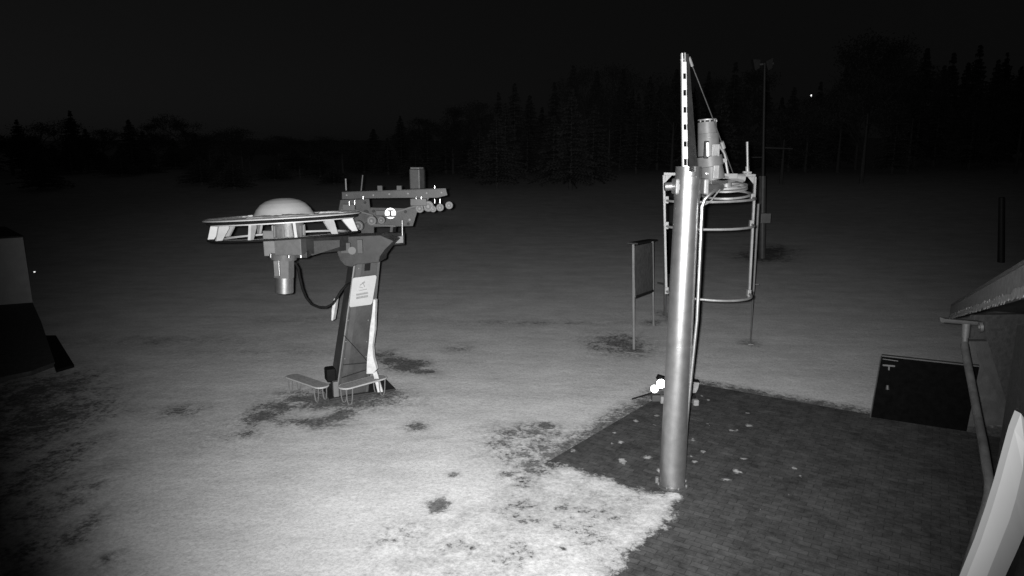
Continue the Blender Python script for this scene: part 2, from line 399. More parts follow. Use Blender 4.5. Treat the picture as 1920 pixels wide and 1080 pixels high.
# white protective pads either side
q = px([(700,561),(704,563),(703,590),(702,620),(698,650),(700,672),(706,693),(699,701),(687,701),(688,672),(691,645),(693,618),(697,590)], F.y+.18)
MB().prism(q, (0.02, .10, 0)).build('edge_pad', M['pad'], lift, .006)
q = px([(699,700),(706,696),(712,716),(718,735),(708,736),(704,720)], F.y+.10)
MB().prism(q, (0.0, .05, 0)).build('edge_pad', M['pad'], lift, .006)
q = px([(626,560),(630,560),(628,578),(624,601),(621,601),(622,580)], F.y+.30)
MB().prism(q, (0.02, .12, 0)).build('edge_pad', M['pad'], lift, .004)
m = MB(); m.tube([RP(x, y, Bc[0]+nf_*.03, nf_) for x, y in [(645,629),(660,645),(680,667),(697,688),(709,700)]], .006, 6); m.build('thin_cable', M['black'], lift)
# head gusset
q = px([(633,452),(640,444),(712,441),(738,452),(722,468),(712,482),(710,492),(668,496),(660,501),(646,498),(637,488),(632,473)], F.y+.02)
MB().prism(q, (0.05, .50, 0)).build('head_plate', M['head'], lift, .01)
m = MB(); m.box(PY(648,465,F.y-.02), (.09,.03,.10)); m.box(PY(675,462,F.y-.02), (.05,.03,.13)); m.each('head_cover', M['darkgrey'], lift, .01)
m = MB(); m.cone(PY(660,470,F.y-.06), PY(660,470,F.y+.0), .07, n=24); m.build('pivot_pin', M['head'], lift)
# main arm from wheel to the rope batteries
WY = 11.0
h0 = PY(560, 462, WY+.05); h1 = PY(648, 455, F.y+.1); h2 = PY(752, 446, 13.3)
m = MB(); m.bar(h0, h1, .20, .27); m.bar(h1, h2, .22, .24); m.each('main_arm_section', M['head'], lift, .012)
q = px([(572,478),(586,479),(637,463),(637,450),(572,452)], WY+.25); MB().prism(q, (0,.03,0)).build('arm_gusset', M['head'], lift)
q = px([(660,462),(700,447),(756,443),(756,455),(712,459),(680,470)], F.y+.55); MB().prism(q, (0,.05,0)).build('arm_gusset', M['grey'], lift)

# rope wheel
WC = PY(532.5, 404, WY)
WM = Matrix.Translation(WC) @ Matrix.Rotation(R(-2.9), 4, 'Y') @ Matrix.Rotation(R(-2.6), 4, 'X') @ Matrix.Diagonal((.94,.94,.84,1))
wroot = MB().lathe([(.60,-.004),(1.30,-.006),(1.315,-.016),(1.31,-.034),(.60,-.028)], WM, 96, closed=True).build('wheel_disc', M['white'], lift)
m = MB(); cr = []; rnd0 = random.Random(5); NC = 144; hprev = .02
for k in range(NC):
    if k % 5 == 0: hprev = rnd0.choice([.003, .012, .02, .03, .04])
    th = 2*math.pi*k/NC; hh = max(.002, hprev+rnd0.uniform(-.004, .004)); r0 = .74+rnd0.uniform(-.03, .03)
    for rr_, z_ in ((r0, 0.0), (r0+.03, hh), (1.20, hh*.7), (1.29, 0.0)): cr.append(WM @ V((rr_*math.cos(th), rr_*math.sin(th), z_)))
m.add(cr, [(k*4+q, ((k+1) % NC)*4+q, ((k+1) % NC)*4+(q+1) % 4, k*4+(q+1) % 4) for k in range(NC) for q in range(4)])
m.build('snow_crust', M['cover'], wroot)
prof = [(.60,-.03),(.60,.02),(.58,.045),(.555,.08),(.53,.13),(.50,.16),(.44,.225),(.42,.235),(.34,.285),(.30,.295),(.22,.322),(.12,.335),(0.001,.34)]
MB().lathe([(a_*.86, b_) for a_, b_ in prof], WM, 72).build('dome', M['fibre'], wroot)
MB().lathe([(1.12,-.038),(1.255,-.038),(1.235,-.066),(1.255,-.092),(1.12,-.092)], WM, 96, closed=True).build('wheel_rim', M['black'], wroot)
MB().lathe([(1.235,-.062),(1.26,-.052),(1.272,-.064),(1.26,-.078)], WM, 96, closed=True).build('rope', M['dark'], wroot)
MB().lathe([(1.12,-.094),(1.20,-.094),(1.20,-.116),(1.12,-.116)], WM, 96, closed=True).build('guard_ring', M['white'], wroot)
MB().lathe([(1.04,-.372),(1.098,-.372),(1.098,-.41),(1.04,-.41)], WM, 96, closed=True).build('guard_ring', M['white'], wroot)
MB().lathe([(1.10,-.374),(1.275,-.374),(1.275,-.402),(1.10,-.402)], WM, 96, closed=True).build('lower_rim', M['black'], wroot)
fin = None
for k in range(11):
    ang = R(-7+32.73*k); th = -math.pi/2 + ang          # measured from the side facing the camera
    rad = V((math.cos(th), math.sin(th), 0)); tan = V((-math.sin(th), math.cos(th), 0))
    pr = [(1.03,-.100),(1.19,-.100),(1.265,-.372),(1.165,-.372),(1.03,-.165)]
    m = MB(); m.prism([WM @ (rad*r + V((0,0,z)) - tan*.022) for r, z in pr], WM.to_3x3() @ (tan*.044)); m.build('guard_fin', M['white'], wroot)
m = MB()
for k in range(6):
    th = R(20+60*k); rad = V((math.cos(th), math.sin(th), 0))
    m.bar(WM @ (rad*.1+V((0,0,-.06))), WM @ (rad*1.13+V((0,0,-.06))), .09, .05)
m.build('wheel_spokes', M['darkgrey'], wroot)
# hub, gearbox, motor beneath the wheel
bc = lambda x, y: PY(x, y, WY)
m = MB(); m.cone(bc(541,413), bc(541,452), .24, n=40); m.build('bearing_housing', M['galv_dull'], lift)
m = MB()
for k in range(16):
    t = 2*math.pi*k/16; c = bc(541,430); m.box(c+V((.25*math.cos(t), .25*math.sin(t), -.03)), (.012,.012,.10), Matrix.Rotation(t,3,'Z'))
m.build('cooling_ribs', M['grey'], lift)
m = MB(); m.box(bc(514,455)+V((0,.12,0)), (.14,.24,.21)); m.build('gearbox_side', M['grey'], lift, .015)
m = MB(); m.box(bc(549,457)+V((0,-.10,-.01)), (.215,.15,.15)); m.box(bc(526,459)+V((0,-.254,0)), (.008,.004,.14)); m.each(['gearbox','gearbox_edge'], M['motor'], lift, .015)
m = MB(); m.cone(bc(566,468)+V((.0,-.05,0)), bc(566,482)+V((0,-.05,0)), .035, n=16); m.cone(bc(512,474)+V((0,-.1,0)), bc(512,481)+V((0,-.1,0)), .028, n=12); m.cone(bc(549,473)+V((0,-.2,0)), bc(549,480)+V((0,-.2,0)), .026, n=12)
m.each('bolt', M['bright'], lift)
m = MB(); m.box(bc(560,478)+V((0,.1,0)), (.14,.12,.05)); m.build('mounting_foot', M['head'], lift, .01)
m = MB(); m.cone(bc(532,474), bc(532,486), .21, n=40); m.build('motor_flange', M['motor'], lift, .008)
m = MB(); m.cone(bc(532,486), bc(532,519), .175, n=8); m.build('motor_body', M['motor'], lift, .008)
m = MB()
m.box(bc(530,500)+V((-.03,-.175,0)), (.05,.03,.13)); m.box(bc(530,500)+V((.015,-.217,0)), (.01,.012,.12)); m.each(['terminal_box','box_rib'], M['galv'], lift, .008)
m = MB(); m.cone(bc(533,519), bc(533,548), .152, .150, n=48); m.build('fan_cover', M['galv'], lift, .012)
m = MB(); m.tube([PY(x, y, Y) for x, y, Y in [(553,492,11.1),(559,503,11.15),(562,520,11.2),(567,541,11.3),(574,558,11.4),(584,570,11.5),(598,576,11.65),(612,576,11.75),(624,570,11.8),(632,558,11.85),(640,545,11.85),(648,536,11.9),(656,531,12.05)]], .022, 10)
m.build('power_cable', M['black'], lift)

# rope batteries behind the column: two side plates, rollers, pins
for Yb in (13.3, 13.75):
    m = MB()
    for poly in ([(641,361),(836,354),(839,366),(820,371),(772,371),(692,372),(641,374)],
                 [(638,375),(692,372.5),(694,390),(700,406),(672,430),(650,420),(634,398)],
                 [(772,371.5),(806,370),(790,392),(776,404),(756,408),(760,390),(772,388)],
                 [(694.5,389),(784,391),(774,424),(700,426),(690,412)]):
        m.prism(px(poly, Yb - (.01 if poly[0][1] == 389 else 0)), (0, .035, 0))
    m.build('battery_plate', M['head'], lift, .004)
m = MB(); m.prism(px([(641,360),(836,353),(836,355),(641,362)], 13.34), (0,.42,0)); m.build('top_beam', M['head'], lift)
def roller(x, y, r, Y=13.16):
    rr = r/ppm(Y, y); c = PY(x, y, Y)
    o = MB().cone(c, c+V((0,.12,0)), rr, n=28).build('roller', M['darkgrey'], lift, .006)
    MB().lathe([(rr*.78,-.004),(rr*.66,-.004),(rr*.66,.001),(rr*.78,.001)], Matrix.Translation(c) @ Matrix.Rotation(R(90),4,'X'), 24, closed=True).build('roller_ring', M['grey'], o)
    MB().cone(c+V((0,-.03,0)), c+V((0,-.001,0)), rr*.28, n=14).build('roller_hub', M['grey'], o)
for x, y, r in [(787,391,8),(803,387,10),(825,389,7),(842,385,7),(697,414,9),(715,413,7),(646,402,11),(671,424,10),(812,392,6)]: roller(x, y, r)
m = MB()
for x, y0, y1, r in [(655,377,385,.017),(665,376,384,.017),(815,373,381,.015),(825,373,381,.015),(815,348,353,.016),(681,368,373,.02),(790,369,373,.018),(780,370,373,.012)]:
    m.cone(PY(x, y0, 13.1), PY(x, y1, 13.1), r, n=12)
m.each('pin', M['bright'], lift)
m = MB(); m.box(PY(655,392,13.2), (.12,.06,.10)); m.box(PY(785,379,13.2), (.16,.05,.07)); m.box(PY(720,399,13.25), (.16,.04,.05)); m.each('spring_block', M['darkgrey'], lift, .01)
for x, y, rr in [(700,396,.03),(712,400,.022),(760,397,.03),(768,412,.022),(648,412,.026),(660,404,.02),(684,380,.026),(650,366,.018),(700,366,.018),(730,364,.018),(765,363,.018),(800,362,.018),(828,361,.018),(686,398,.05),(765,420,.03)]:
    c = PY(x, y, 13.27); MB().cone(c, c+V((0,.03,0)), rr, n=12).build('bolt', M['grey'] if rr < .025 else M['dark'], lift)
for x0, y0, x1, y1 in ((660,392,700,404), (742,398,786,384), (698,421,742,424), (642,388,668,404)):
    MB().bar(PY(x0,y0,13.2), PY(x1,y1,13.2), .035, .03).build('link_bar', M['darkgrey'], lift)
m = MB(); m.cone(PY(648,335,13.4), PY(649,357,13.4), .014, n=8); m.build('guide_rod', M['grey'], lift)
m = MB(); m.cone(PY(680,328,13.6), PY(677,358,13.6), .014, n=8); m.build('guide_rod', M['darkgrey'], lift)
for x in (713, 749):
    m = MB(); m.box(PY(x,353,13.4), (.05,.05,.055)); m.each('lifting_lug', M['head'], lift, .006)
m = MB(); m.prism([V((PY(783,340,13.9).x+dx, 13.9+dy, PY(783,357,13.9).z)) for dx, dy in [(-.15,-.12),(.06,-.14),(.15,-.06),(.15,.12),(-.15,.12)]], (0,0,.44)); m.build('tension_motor', M['head'], lift, .02)
m = MB(); m.prism([V((PY(783,340,13.9).x+dx, 13.9+dy, PY(783,318,13.9).z)) for dx, dy in [(-.13,-.10),(.05,-.12),(.13,-.05),(.13,.10),(-.13,.10)]], (0,0,.05)); m.build('motor_cap', M['darkgrey'], lift, .01)
# round reflector
rc = PY(732, 400, 13.0); tm = (CAMP-rc).normalized(); RM = Matrix.Translation(rc) @ tm.to_track_quat('Z', 'Y').to_matrix().to_4x4()
rf = MB().lathe([(0.001,.0),(.105,.0),(.105,-.03),(0.001,-.03)], RM, 32).build('reflector', M['reflect'], lift)
m = MB(); m.box(RM @ V((0,0,.006)), (.018,.05,.004), RM.to_3x3()); m.box(RM @ V((0,.05,.006)), (.055,.012,.004), RM.to_3x3()); m.box(RM @ V((0,-.055,.006)), (.095,.016,.004), RM.to_3x3()); m.build('reflector_mark', M['dark'], rf)
m = MB(); m.cone(PY(754,413,12.9), PY(754.5,446,12.9), .016, n=10); m.build('bright_rod', M['galv'], lift)
m = MB(); m.bar(PY(730,452,12.9), PY(753,449,12.9), .03, .03); m.build('step_bar', M['galv_dull'], lift)
m = MB(); m.cone(PY(635,443,12.0), PY(635,456,12.0), .018, n=10); m.build('bright_bolt', M['galv'], lift)
m = MB(); m.bar(PY(690,406,13.6), PY(690,446,13.6), .26, .10); m.bar(PY(738,422,13.5), PY(735,446,13.5), .42, .06); m.each('battery_leg', M['head'], lift, .006)

# ------------------------------------------------------------ two benches at its foot
def bench(p0, p1, hgt, wid, label, legs):
    a = G(*p0); b = G(*p1); u = (b-a).normalized(); v = V((-u.y, u.x, 0)); c = (a+b)/2
    t = thing('bench', (c.x, c.y, 0), label, 'bench', 'rounded benches round the column foot')
    L = (b-a).length/2; r = wid/2; pts = []
    for k in range(13): th = -math.pi/2+math.pi*k/12; pts.append(c+u*(L-r+r*math.cos(th))+v*(r*math.sin(th)))
    for k in range(13): th = math.pi/2+math.pi*k/12; pts.append(c+u*(-L+r+r*math.cos(th))+v*(r*math.sin(th)))
    MB().prism([p+V((0,0,hgt-.03)) for p in pts], (0,0,.03)).build('seat', M['wood'], t)
    m = MB(); cen = c+V((0,0,0))
    po = [V((p.x, p.y, 0)) + (p-cen).normalized()*.014 for p in pts]
    loop = [p+V((0,0,hgt-.014)) for p in po]; m.tube(loop+[loop[0]], .016, 8); m.build('seat_edge', M['white'], t)
    for q in (-.74, .74):
        for s in ((-1,) if q == -.1 else (-1, 1)):
            b0 = c+u*(q*L)+v*(s*r*.7)
            m = MB(); pth = [b0-u*.07+V((0,0,hgt-.03)), b0-u*.055+V((0,0,.12)), b0-u*.04+V((0,0,.05)), b0-u*.015+V((0,0,.015)), b0+u*.015+V((0,0,.015)), b0+u*.04+V((0,0,.05)), b0+u*.055+V((0,0,.12)), b0+u*.07+V((0,0,hgt-.03))]
            m.tube(pth, .012, 6); m.build('leg', M['grey'], t)
    return t
bench((545,732), (611,756), .33, .26, 'rounded bench on hairpin legs to the left of the ski tow column', 3)
bench((640,761), (722,737), .36, .28, 'rounded bench on hairpin legs in front of the ski tow column under the notice board', 3)

# ------------------------------------------------------------ steel mast with gear motor and rope guard frame
MB0 = G(1260, 908); MY = MB0.y
mast = thing('tow_mast', (MB0.x, MY, 0), 'thick shiny round mast on the paving with gear motor and hooped frame at its top', 'mast')
ax = lambda z: V((MB0.x+.012*z/4.4, MY, z))
ztop = PY(1290, 330, MY).z
m = MB(); m.cone(ax(0.01), ax(ztop), .178, .160, n=96); m.build('tube', M['galv'], mast)
m = MB(); m.cone(ax(1.99), ax(2.04), .1735, .173, n=96); m.build('weld_band', M['galv'], mast)
m = MB(); m.cone(ax(ztop-.27), ax(ztop-.17), .168, n=96); m.cone(ax(ztop-.10), ax(ztop-.012), .167, n=96); m.each('collar', M['galv'], mast)
m = MB(); TM = Matrix.Translation(ax(ztop))
for a0, a1 in ((R(-68), R(256)),):
    m.lathe([(.162,-.006),(.161,.12),(.150,.12),(.150,-.006)], TM, 60, a0, a1, closed=True)
m.each('rim_segment', M['galv'], mast)
m = MB(); m.cone(ax(.006), ax(.02), .23, n=40); m.build('foot_plate', M['darkgrey'], mast)
for k_ in range(8):
    t_ = 2*math.pi*k_/8+.2; c = ax(.02)+V((.205*math.cos(t_), .205*math.sin(t_), 0)); MB().cone(c, c+V((0,0,.03)), .014, n=6).build('foot_bolt', M['galv_dull'], mast)
m = MB(); fb = ax(0)+V((-.21,.02,0)); m.cone(fb, fb+V((0,0,.10)), .025, n=14); m.build('anchor_bolt', M['galv_dull'], mast)
# perforated rail standing out of the mast
RY = MY-.03
zb = PY(1282, 318, RY).z-.12; zt = PY(1280, 100, RY).z
def rx(z): t = (z-zb)/(zt-zb); return PY(1284+(1281-1284)*t, 200, RY).x
zz = zt; ys = [(101,115.5),(137.5,148),(168.5,179.5),(200.5,211.5),(233,243.5),(265,275),(298,310)]
def railx(x, y, Y=RY): return PY(x, y, Y)
m = MB(); cur = 116
def sx(y): return 1277.2+(y-100)*.0095
prev = 116
for y0, y1 in ys[1:]+[(334,334)]:
    m.prism([railx(sx(prev)+2.5,prev),railx(sx(prev)+9.5+(prev-100)*.006,prev),railx(sx(y0)+9.5+(y0-100)*.006,y0),railx(sx(y0)+2.5,y0)], (0,.012,0))
    if y1 > y0:
        m.prism([railx(sx(y0)+2.5,y0),railx(sx(y0)+3.2,y0),railx(sx(y1)+3.2,y1),railx(sx(y1)+2.5,y1)], (0,.012,0))
        m.prism([railx(sx(y0)+8.7,y0),railx(sx(y0)+9.7,y0),railx(sx(y1)+9.7,y1),railx(sx(y1)+8.7,y1)], (0,.012,0))
    prev = y1
m.build('perforated_rail', M['white'], mast)
m = MB(); m.bar(railx(sx(100)+1.2,100,RY-.02), railx(sx(334)+1.2,334,RY-.02), .016, .05); m.build('rail_flange', M['white'], mast)
m = MB(); m.prism([railx(1279,117,RY+.07),railx(1287,117,RY+.07),railx(1290,334,RY+.07),railx(1280,334,RY+.07)], (0,.01,0)); m.build('rail_back', M['void'], mast)
m = MB(); m.bar(railx(1276,113,RY-.03), railx(1283,111,RY-.03), .02, .02); m.bar(railx(1284,99,RY+.05), railx(1284.5,116,RY+.05), .015, .015); m.each('rail_tip', M['galv_dull'], mast)
m = MB(); m.prism([PY(1287.5,101,RY), PY(1291.5,101,RY+.05), PY(1308.5,322,RY+.2), PY(1291.5,322,RY)], (0.0,.02,0)); m.build('stiffener_plate', M['head'], mast, label='dark tapering plate beside the perforated rail')
m = MB(); m.tube([PY(1292,108,MY+.1), PY(1338,226,MY+.35), PY(1377,332,MY+.6)], .007, 6); m.build('stay_cable', M['head'], mast)
m = MB(); m.cone(PY(1292,107,MY+.08), PY(1298,124,MY+.12), .018, n=8); m.cone(PY(1353,266,MY+.42), PY(1357,278,MY+.44), .028, n=8); m.each('turnbuckle', M['galv_dull'], mast)
# clamp and cross pipe
cy = MY+.10
m = MB(); 
for x, y in ((1265,349), (1317,349)):
    m.box(PY(x,y,cy)+V((0,-.08,0)), (.034,.12,.10))
m.each('clamp', M['galv_dull'], mast, .02)
m = MB(); m.cone(PY(1246,350,MY+.15), PY(1262,349,MY+.15), .055, n=24); m.cone(PY(1320,352,MY+.15), PY(1352,351,MY+.35), .05, n=24); m.each('cross_pipe', M['galv'], mast)
m = MB(); m.bar(PY(1322,342,MY+.1), PY(1353,341,MY+.3), .20, .035); m.build('motor_bracket', M['galv'], mast, .004)
# gear motor
GY = MY+.55
k = ppm(GY, 280)
def gc(y, xc): return PY(xc, y, GY)
def drum(name, y0, y1, x0, x1, r0, r1, mt, bev=.006, par=None, n=48):
    m = MB(); a = gc(y0, x0); b = gc(y1, x1); b = V((b.x, a.y, b.z)); m.cone(a, b, r0/k, r1/k, n=n); return m.build(name, mt, par or mast, bev)
mo = drum('motor_fan_cover', 229, 250, 1326, 1326.5, 17, 17.5, M['motor'])
drum('vent_grille', 226, 229, 1326, 1326, 15, 15, M['black'], 0, mo)
drum('cover_lid', 223.5, 225.8, 1326, 1326, 17, 17, M['galv_dull'], .003, mo)
m = MB()
for i in range(5):
    t = math.pi*1.15+math.pi*.7*i/4; c = gc(227.4,1326)+V((.118*math.cos(t), .118*math.sin(t), 0)); m.box(c, (.008,.008,.016))
m.each('grille_post', M['galv_dull'], mo)
drum('motor_body', 250.2, 292, 1328, 1329, 19, 20, M['motor'], .01)
m = MB(); m.box(gc(281,1318)+V((0,-.155,0)), (.028,.03,.115)); tb = m.build('terminal_box', M['dark'], mast, .01)
m = MB(); m.cone(gc(268,1319)+V((0,-.195,0)), gc(293,1319.5)+V((0,-.195,0)), .017, n=20); m.build('highlight_bar', M['highlight'], tb)  # white bar stands in for the highlight on the motor
m = MB(); m.box(gc(282,1336)+V((0,-.142,0)), (.05,.012,.08)); m.box(gc(258,1323.5)+V((0,-.145,0)), (.022,.008,.012)); m.each('name_plate', M['galv_dull'], mast, .004)
drum('flange', 292.5, 311, 1330, 1332, 23, 24, M['motor'], .008)
drum('gear_case', 311.5, 336, 1334, 1337, 20, 22, M['motor'], .012)
m = MB(); m.box(gc(322,1336)+V((0,-.155,0)), (.04,.02,.09)); m.build('gear_case_rib', M['galv_dull'], mast, .008)
m = MB(); m.box(gc(325,1323)+V((-.02,-.145,0)), (.022,.012,.014)); m.build('oil_plug', M['bright'], mast, .004)
m = MB(); m.tube([PY(x, y, MY+.55) for x, y in [(1349,274),(1354,280),(1359,288),(1361,297)]], .02, 8); m.bar(PY(1354,301,GY), PY(1362,301,GY), .05, .05); m.cone(PY(1361,304,GY), PY(1365,326,GY), .018, n=8); m.each('ram_piece', M['galv_dull'], mast)
# guard frame with hoops in front
FY = MY+.75; fk = ppm(FY, 400)
tl, tr = PY(1244.5,326,FY), PY(1416,329,FY); bl, br_ = PY(1249,546,FY), PY(1404,560,FY)
fr = MB().bar(tl, tr, .035, .035).build('frame_top_bar', M['galv_dull'], mast)
for a, b in ((tl, bl), (tr, br_)):
    d_ = (b-a).normalized(); MB().bar(a+d_*.0+V((0,.001,-.02)), b, .028, .034, up=V((0,1,0))).build('frame_post', M['galv_dull'], mast)
for a, s in ((tl, 1), (tr, -1)):
    MB().prism([a+V((s*.02,-.02,-.02)), a+V((s*.11,-.02,-.02)), a+V((s*.02,-.02,-.12))], (0,.008,0)).build('corner_gusset', M['galv_dull'], mast)
def hoop(y0, y1, r=.017):
    a = PY(1250, y0, FY-.03) if y0 < 500 else PY(1250, y0, FY-.03); b = PY(1413-(y1-330)*.037, y1, FY-.03)
    c = (a+b)/2; hw = (b-a)/2; pts = []
    for i in range(41):
        t = math.pi*i/40; pts.append(c - hw*math.cos(t) + V((0,-1,0))*(abs(hw.length)*math.sin(t)*.95))
    o = MB(); 
    for i in range(40): pass
    o.tube(pts, r, 8); ob = o.build('hoop', M['galv_dull'], mast)
    m = MB(); m.box(a+V((0,.02,.01)), (.025,.035,.05)); m.box(b+V((0,.02,.01)), (.025,.035,.05)); m.each('hoop_clamp', M['galv_dull'], ob, .005)
hoop(376, 371); hoop(424, 421); hoop(546, 551)
m = MB(); m.cone(PY(1401,266,FY), PY(1402,327,FY), .017, n=10); m.build('upright_rod', M['galv_dull'], mast)
m = MB(); m.cone(PY(1401,312,FY), PY(1402,325,FY), .026, n=10); m.bar(PY(1393,323,FY-.04), PY(1408,324,FY-.04), .05, .03); m.each('rod_socket', M['galv_dull'], mast)
# small guide wheel under the motor
gw = PY(1362, 351, MY+.62); GM = Matrix.Translation(gw) @ Matrix.Rotation(R(-4),4,'Y') @ Matrix.Rotation(R(6),4,'X')
MB().lathe([(.24,-.02),(.28,-.03),(.28,-.01),(.25,0),(.28,.01),(.28,.03),(.24,.02)], GM, 48, closed=True).build('guide_wheel', M['galv_dull'], mast)
m = MB()
for i in range(5):
    t = 2*math.pi*i/5+.4; m.bar(GM @ V((0,0,0)), GM @ V((.25*math.cos(t), .25*math.sin(t), 0)), .05, .025)
m.cone(GM @ V((0,0,-.05)), GM @ V((0,0,.07)), .07, n=20); m.build('guide_wheel_spokes', M['galv_dull'], mast)
MB().lathe([(.30,-.09),(.33,-.09),(.33,-.115),(.30,-.115)], GM, 48, closed=True).build('guide_ring', M['galv_dull'], mast)
m = MB(); m.cone(PY(1377,333,FY-.1), PY(1396,334,FY-.1), .055, .05, n=20); m.box(PY(1366,330,FY-.15), (.10,.08,.035)); m.each('counterweight', M['grey'], mast, .006)
m = MB(); m.bar(PY(1350,330,FY-.25), PY(1392,340,FY-.12), .05, .035); m.bar(PY(1352,343,FY-.3), PY(1385,336,FY-.1), .04, .04); m.each('linkage', M['galv_dull'], mast, .004)
# conduit down the mast
cp = [PY(1352,352,MY+.1), PY(1342,356,MY-.05), PY(1331,364,MY-.1), PY(1321,374,MY-.10), PY(1316.5,387,MY-.10), PY(1313,470,MY-.09), PY(1307,600,MY-.08)]
zc = PY(1276, 903, MY-.08)
cp += [cp[-1].lerp(zc, .25), cp[-1].lerp(zc, .5), cp[-1].lerp(zc, .75), V((zc.x, zc.y, .03))]
m = MB(); m.tube(cp, .024, 12); m.build('conduit', M['galv'], mast)
m = MB(); m.tube([PY(1350,356,MY), PY(1341,366,MY-.05), PY(1334,376,MY-.05), PY(1325,382,MY-.08), PY(1318,385,MY-.08)], .010, 8); m.build('thin_hose', M['galv_dull'], mast)

# ------------------------------------------------------------ pair of floodlights on the ground behind the mast
fl = G(1262, 757)
t = thing('floodlight_stand', (fl.x, fl.y, 0), 'low stand with two bright round spotlights just behind the foot of the shiny mast', 'floodlight')
Yf = fl.y
m = MB(); m.bar(PY(1222,744,Yf), PY(1306,752,Yf), .07, .08); m.build('crossbar', M['darkgrey'], t, .01)
m = MB(); m.box(PY(1229,744,Yf)-V((0,.04,0)), (.08,.06,.06)); m.build('lamp_base', M['darkgrey'], t, .01)
for x, y, r in ((1239.5,719.5,8.8), (1227.3,729,7.4)):
    c = PY(x, y, Yf-.1); tmv = (CAMP-c).normalized(); rr = r/ppm(Yf, 720)
    h = MB().cone(c-tmv*.14, c, rr*.7, rr*1.02, n=32).build('spotlight', M['black'], t)
    MB().cone(c+tmv*.001, c+tmv*.006, rr*.93, n=32).build('lens', M['lamp'], h)  # lens disc given emission so it stays white
m = MB(); m.prism(px([(1232,712),(1236,705),(1250,709),(1251,722),(1247,724),(1246,714)], Yf), (0,.12,0)); m.build('lamp_hood', M['black'], t)
m = MB(); m.box(PY(1243,747,Yf)-V((0,.06,0)), (.065,.05,.07)); m.build('pale_box', M['wood'], t, .02)
m = MB(); m.box(PY(1303,753,Yf)-V((0,.06,0)), (.05,.05,.065)); m.build('pale_box', M['wood'], t, .02)
m = MB(); m.prism(px([(1301,717),(1312,718),(1309,730),(1305,737),(1299,737)], Yf-.08), (0,.06,0)); m.build('pale_plate', M['wood'], t, .01)
m = MB(); m.box(PY(1305,715,Yf), (.05,.06,.025)); m.bar(PY(1300,740,Yf),PY(1303,746,Yf),.05,.05); m.each('cap', M['black'], t, .01)
m = MB(); m.cone(PY(1185,748,Yf-.1), PY(1222,737,Yf-.05), .014, .018, n=8); m.build('lever', M['black'], t)

# ------------------------------------------------------------ notice boards and poles on the slope
def board(pl, pr, topl, topr, bl_, br2, label, dark=False):
    a = G(*pl); b = G(*pr)
    t = thing('notice_board', ((a.x+b.x)/2, (a.y+b.y)/2, 0), label, 'notice board')
    ta = PY(topl[0], topl[1], a.y); tb_ = PY(topr[0], topr[1], b.y)
    MB().bar(a, ta, .05, .05).build('post', M['grey'], t); MB().bar(b, tb_, .05, .05).build('post', M['grey'], t)
    n = V((-(b-a).y, (b-a).x, 0)).normalized()*.03
    la = PY(bl_[0], bl_[1], a.y); lb = PY(br2[0], br2[1], b.y)
    p = MB().prism([ta-V((0,0,.05))+n*0-n*.5, tb_-V((0,0,.05))-n*.5, lb-n*.5, la-n*.5], n).build('panel', M['darkgrey'] if dark else M['boardp'], t)
    m = MB(); m.bar(la, lb, .06, .06); m.build('lower_rail', M['dark'], t)
    m = MB(); dd = (tb_-ta).normalized(); m.bar(ta-dd*.05+V((0,0,.02)), tb_+dd*.06+V((0,0,.02)), .24, .035); m.build('little_roof', M['dark'], t)
    return t
M['boardp'] = mat('board_panel', .12, .7, 0, .45, 9)
board((1188,655), (1225,610), (1187,458), (1223,451), (1190,557), (1224,545), 'tall framed notice board on two posts with small dark roof left of the shiny mast')
# slim second board behind
a = G(1247, 592); t = thing('direction_sign', (a.x, a.y, 0), 'dark panel on a thin post half hidden behind the shiny mast', 'sign')
MB().bar(a, PY(1246,425,a.y), .06, .06).build('post', M['darkgrey'], t)
MB().prism(px([(1249,430),(1292,424),(1292,505),(1249,514)], a.y), (0,.05,0)).build('panel', M['void'], t)
MB().bar(PY(1233,530,a.y), PY(1247,533,a.y), .05, .05).build('side_arm', M['dark'], t)
a = G(1407, 645); t = thing('marker_pole', a, 'slim leaning metal pole stuck in the snow right of the hooped frame', 'pole')
pt = PY(1422, 382, a.y); MB().cone(a, a.lerp(pt, .38), .018, .018, n=10).build('lower_rod', M['darkgrey'], t)
MB().cone(a.lerp(pt,.38), pt, .026, .03, n=12).build('upper_tube', M['grey'], t)
MB().bar(PY(1402,645,a.y-.05), PY(1412,646,a.y-.05), .05, .03).build('foot', M['wood'], t)
MB().bar(PY(1416,533,a.y), PY(1423,533,a.y), .02, .02).build('peg', M['grey'], t)
# far floodlight mast
a = G(1429, 484); t = thing('lamp_mast', a, 'tall dim lighting mast with cross arms standing on the dark slope', 'mast')
Y = a.y
MB().cone(a, PY(1430.5,330,Y), .14, .12, n=14).build('lower_pole', M['darkgrey'], t)
MB().cone(PY(1430.5,330,Y), PY(1434,118,Y), .07, .05, n=12).build('upper_pole', M['dark'], t)
MB().bar(PY(1433,277,Y), PY(1486,279,Y), .05, .05).build('cross_arm', M['dark'], t)
MB().bar(PY(1406,295,Y), PY(1432,295,Y), .05, .05).build('cross_arm', M['dark'], t)
MB().box(PY(1431,408,Y)-V((0,.2,0)), (.20,.12,.20)).build('switch_box', M['grey'], t, .02)
MB().bar(PY(1424,330,Y-.2), PY(1424,385,Y-.2), .08, .08).build('cable_duct', M['darkgrey'], t)
for x, s in ((1419,-1), (1443,1)):
    MB().prism(px([(x-7,113+2*s),(x+7,110-2*s),(x+5,128),(x-3,132)], Y), (0,.25,0)).build('lamp_head', M['dark'], t)
MB().bar(PY(1412,122,Y+.3), PY(1450,119,Y+.3), .06, .06).build('lamp_bar', M['darkgrey'], t)
a = G(1877, 492); t = tag(MB().cone(a, PY(1878,370,a.y), .13, .10, n=12).build('utility_pole', M['dark'], None, at=a), 'faint wooden pole far right above the garage roof', 'pole')

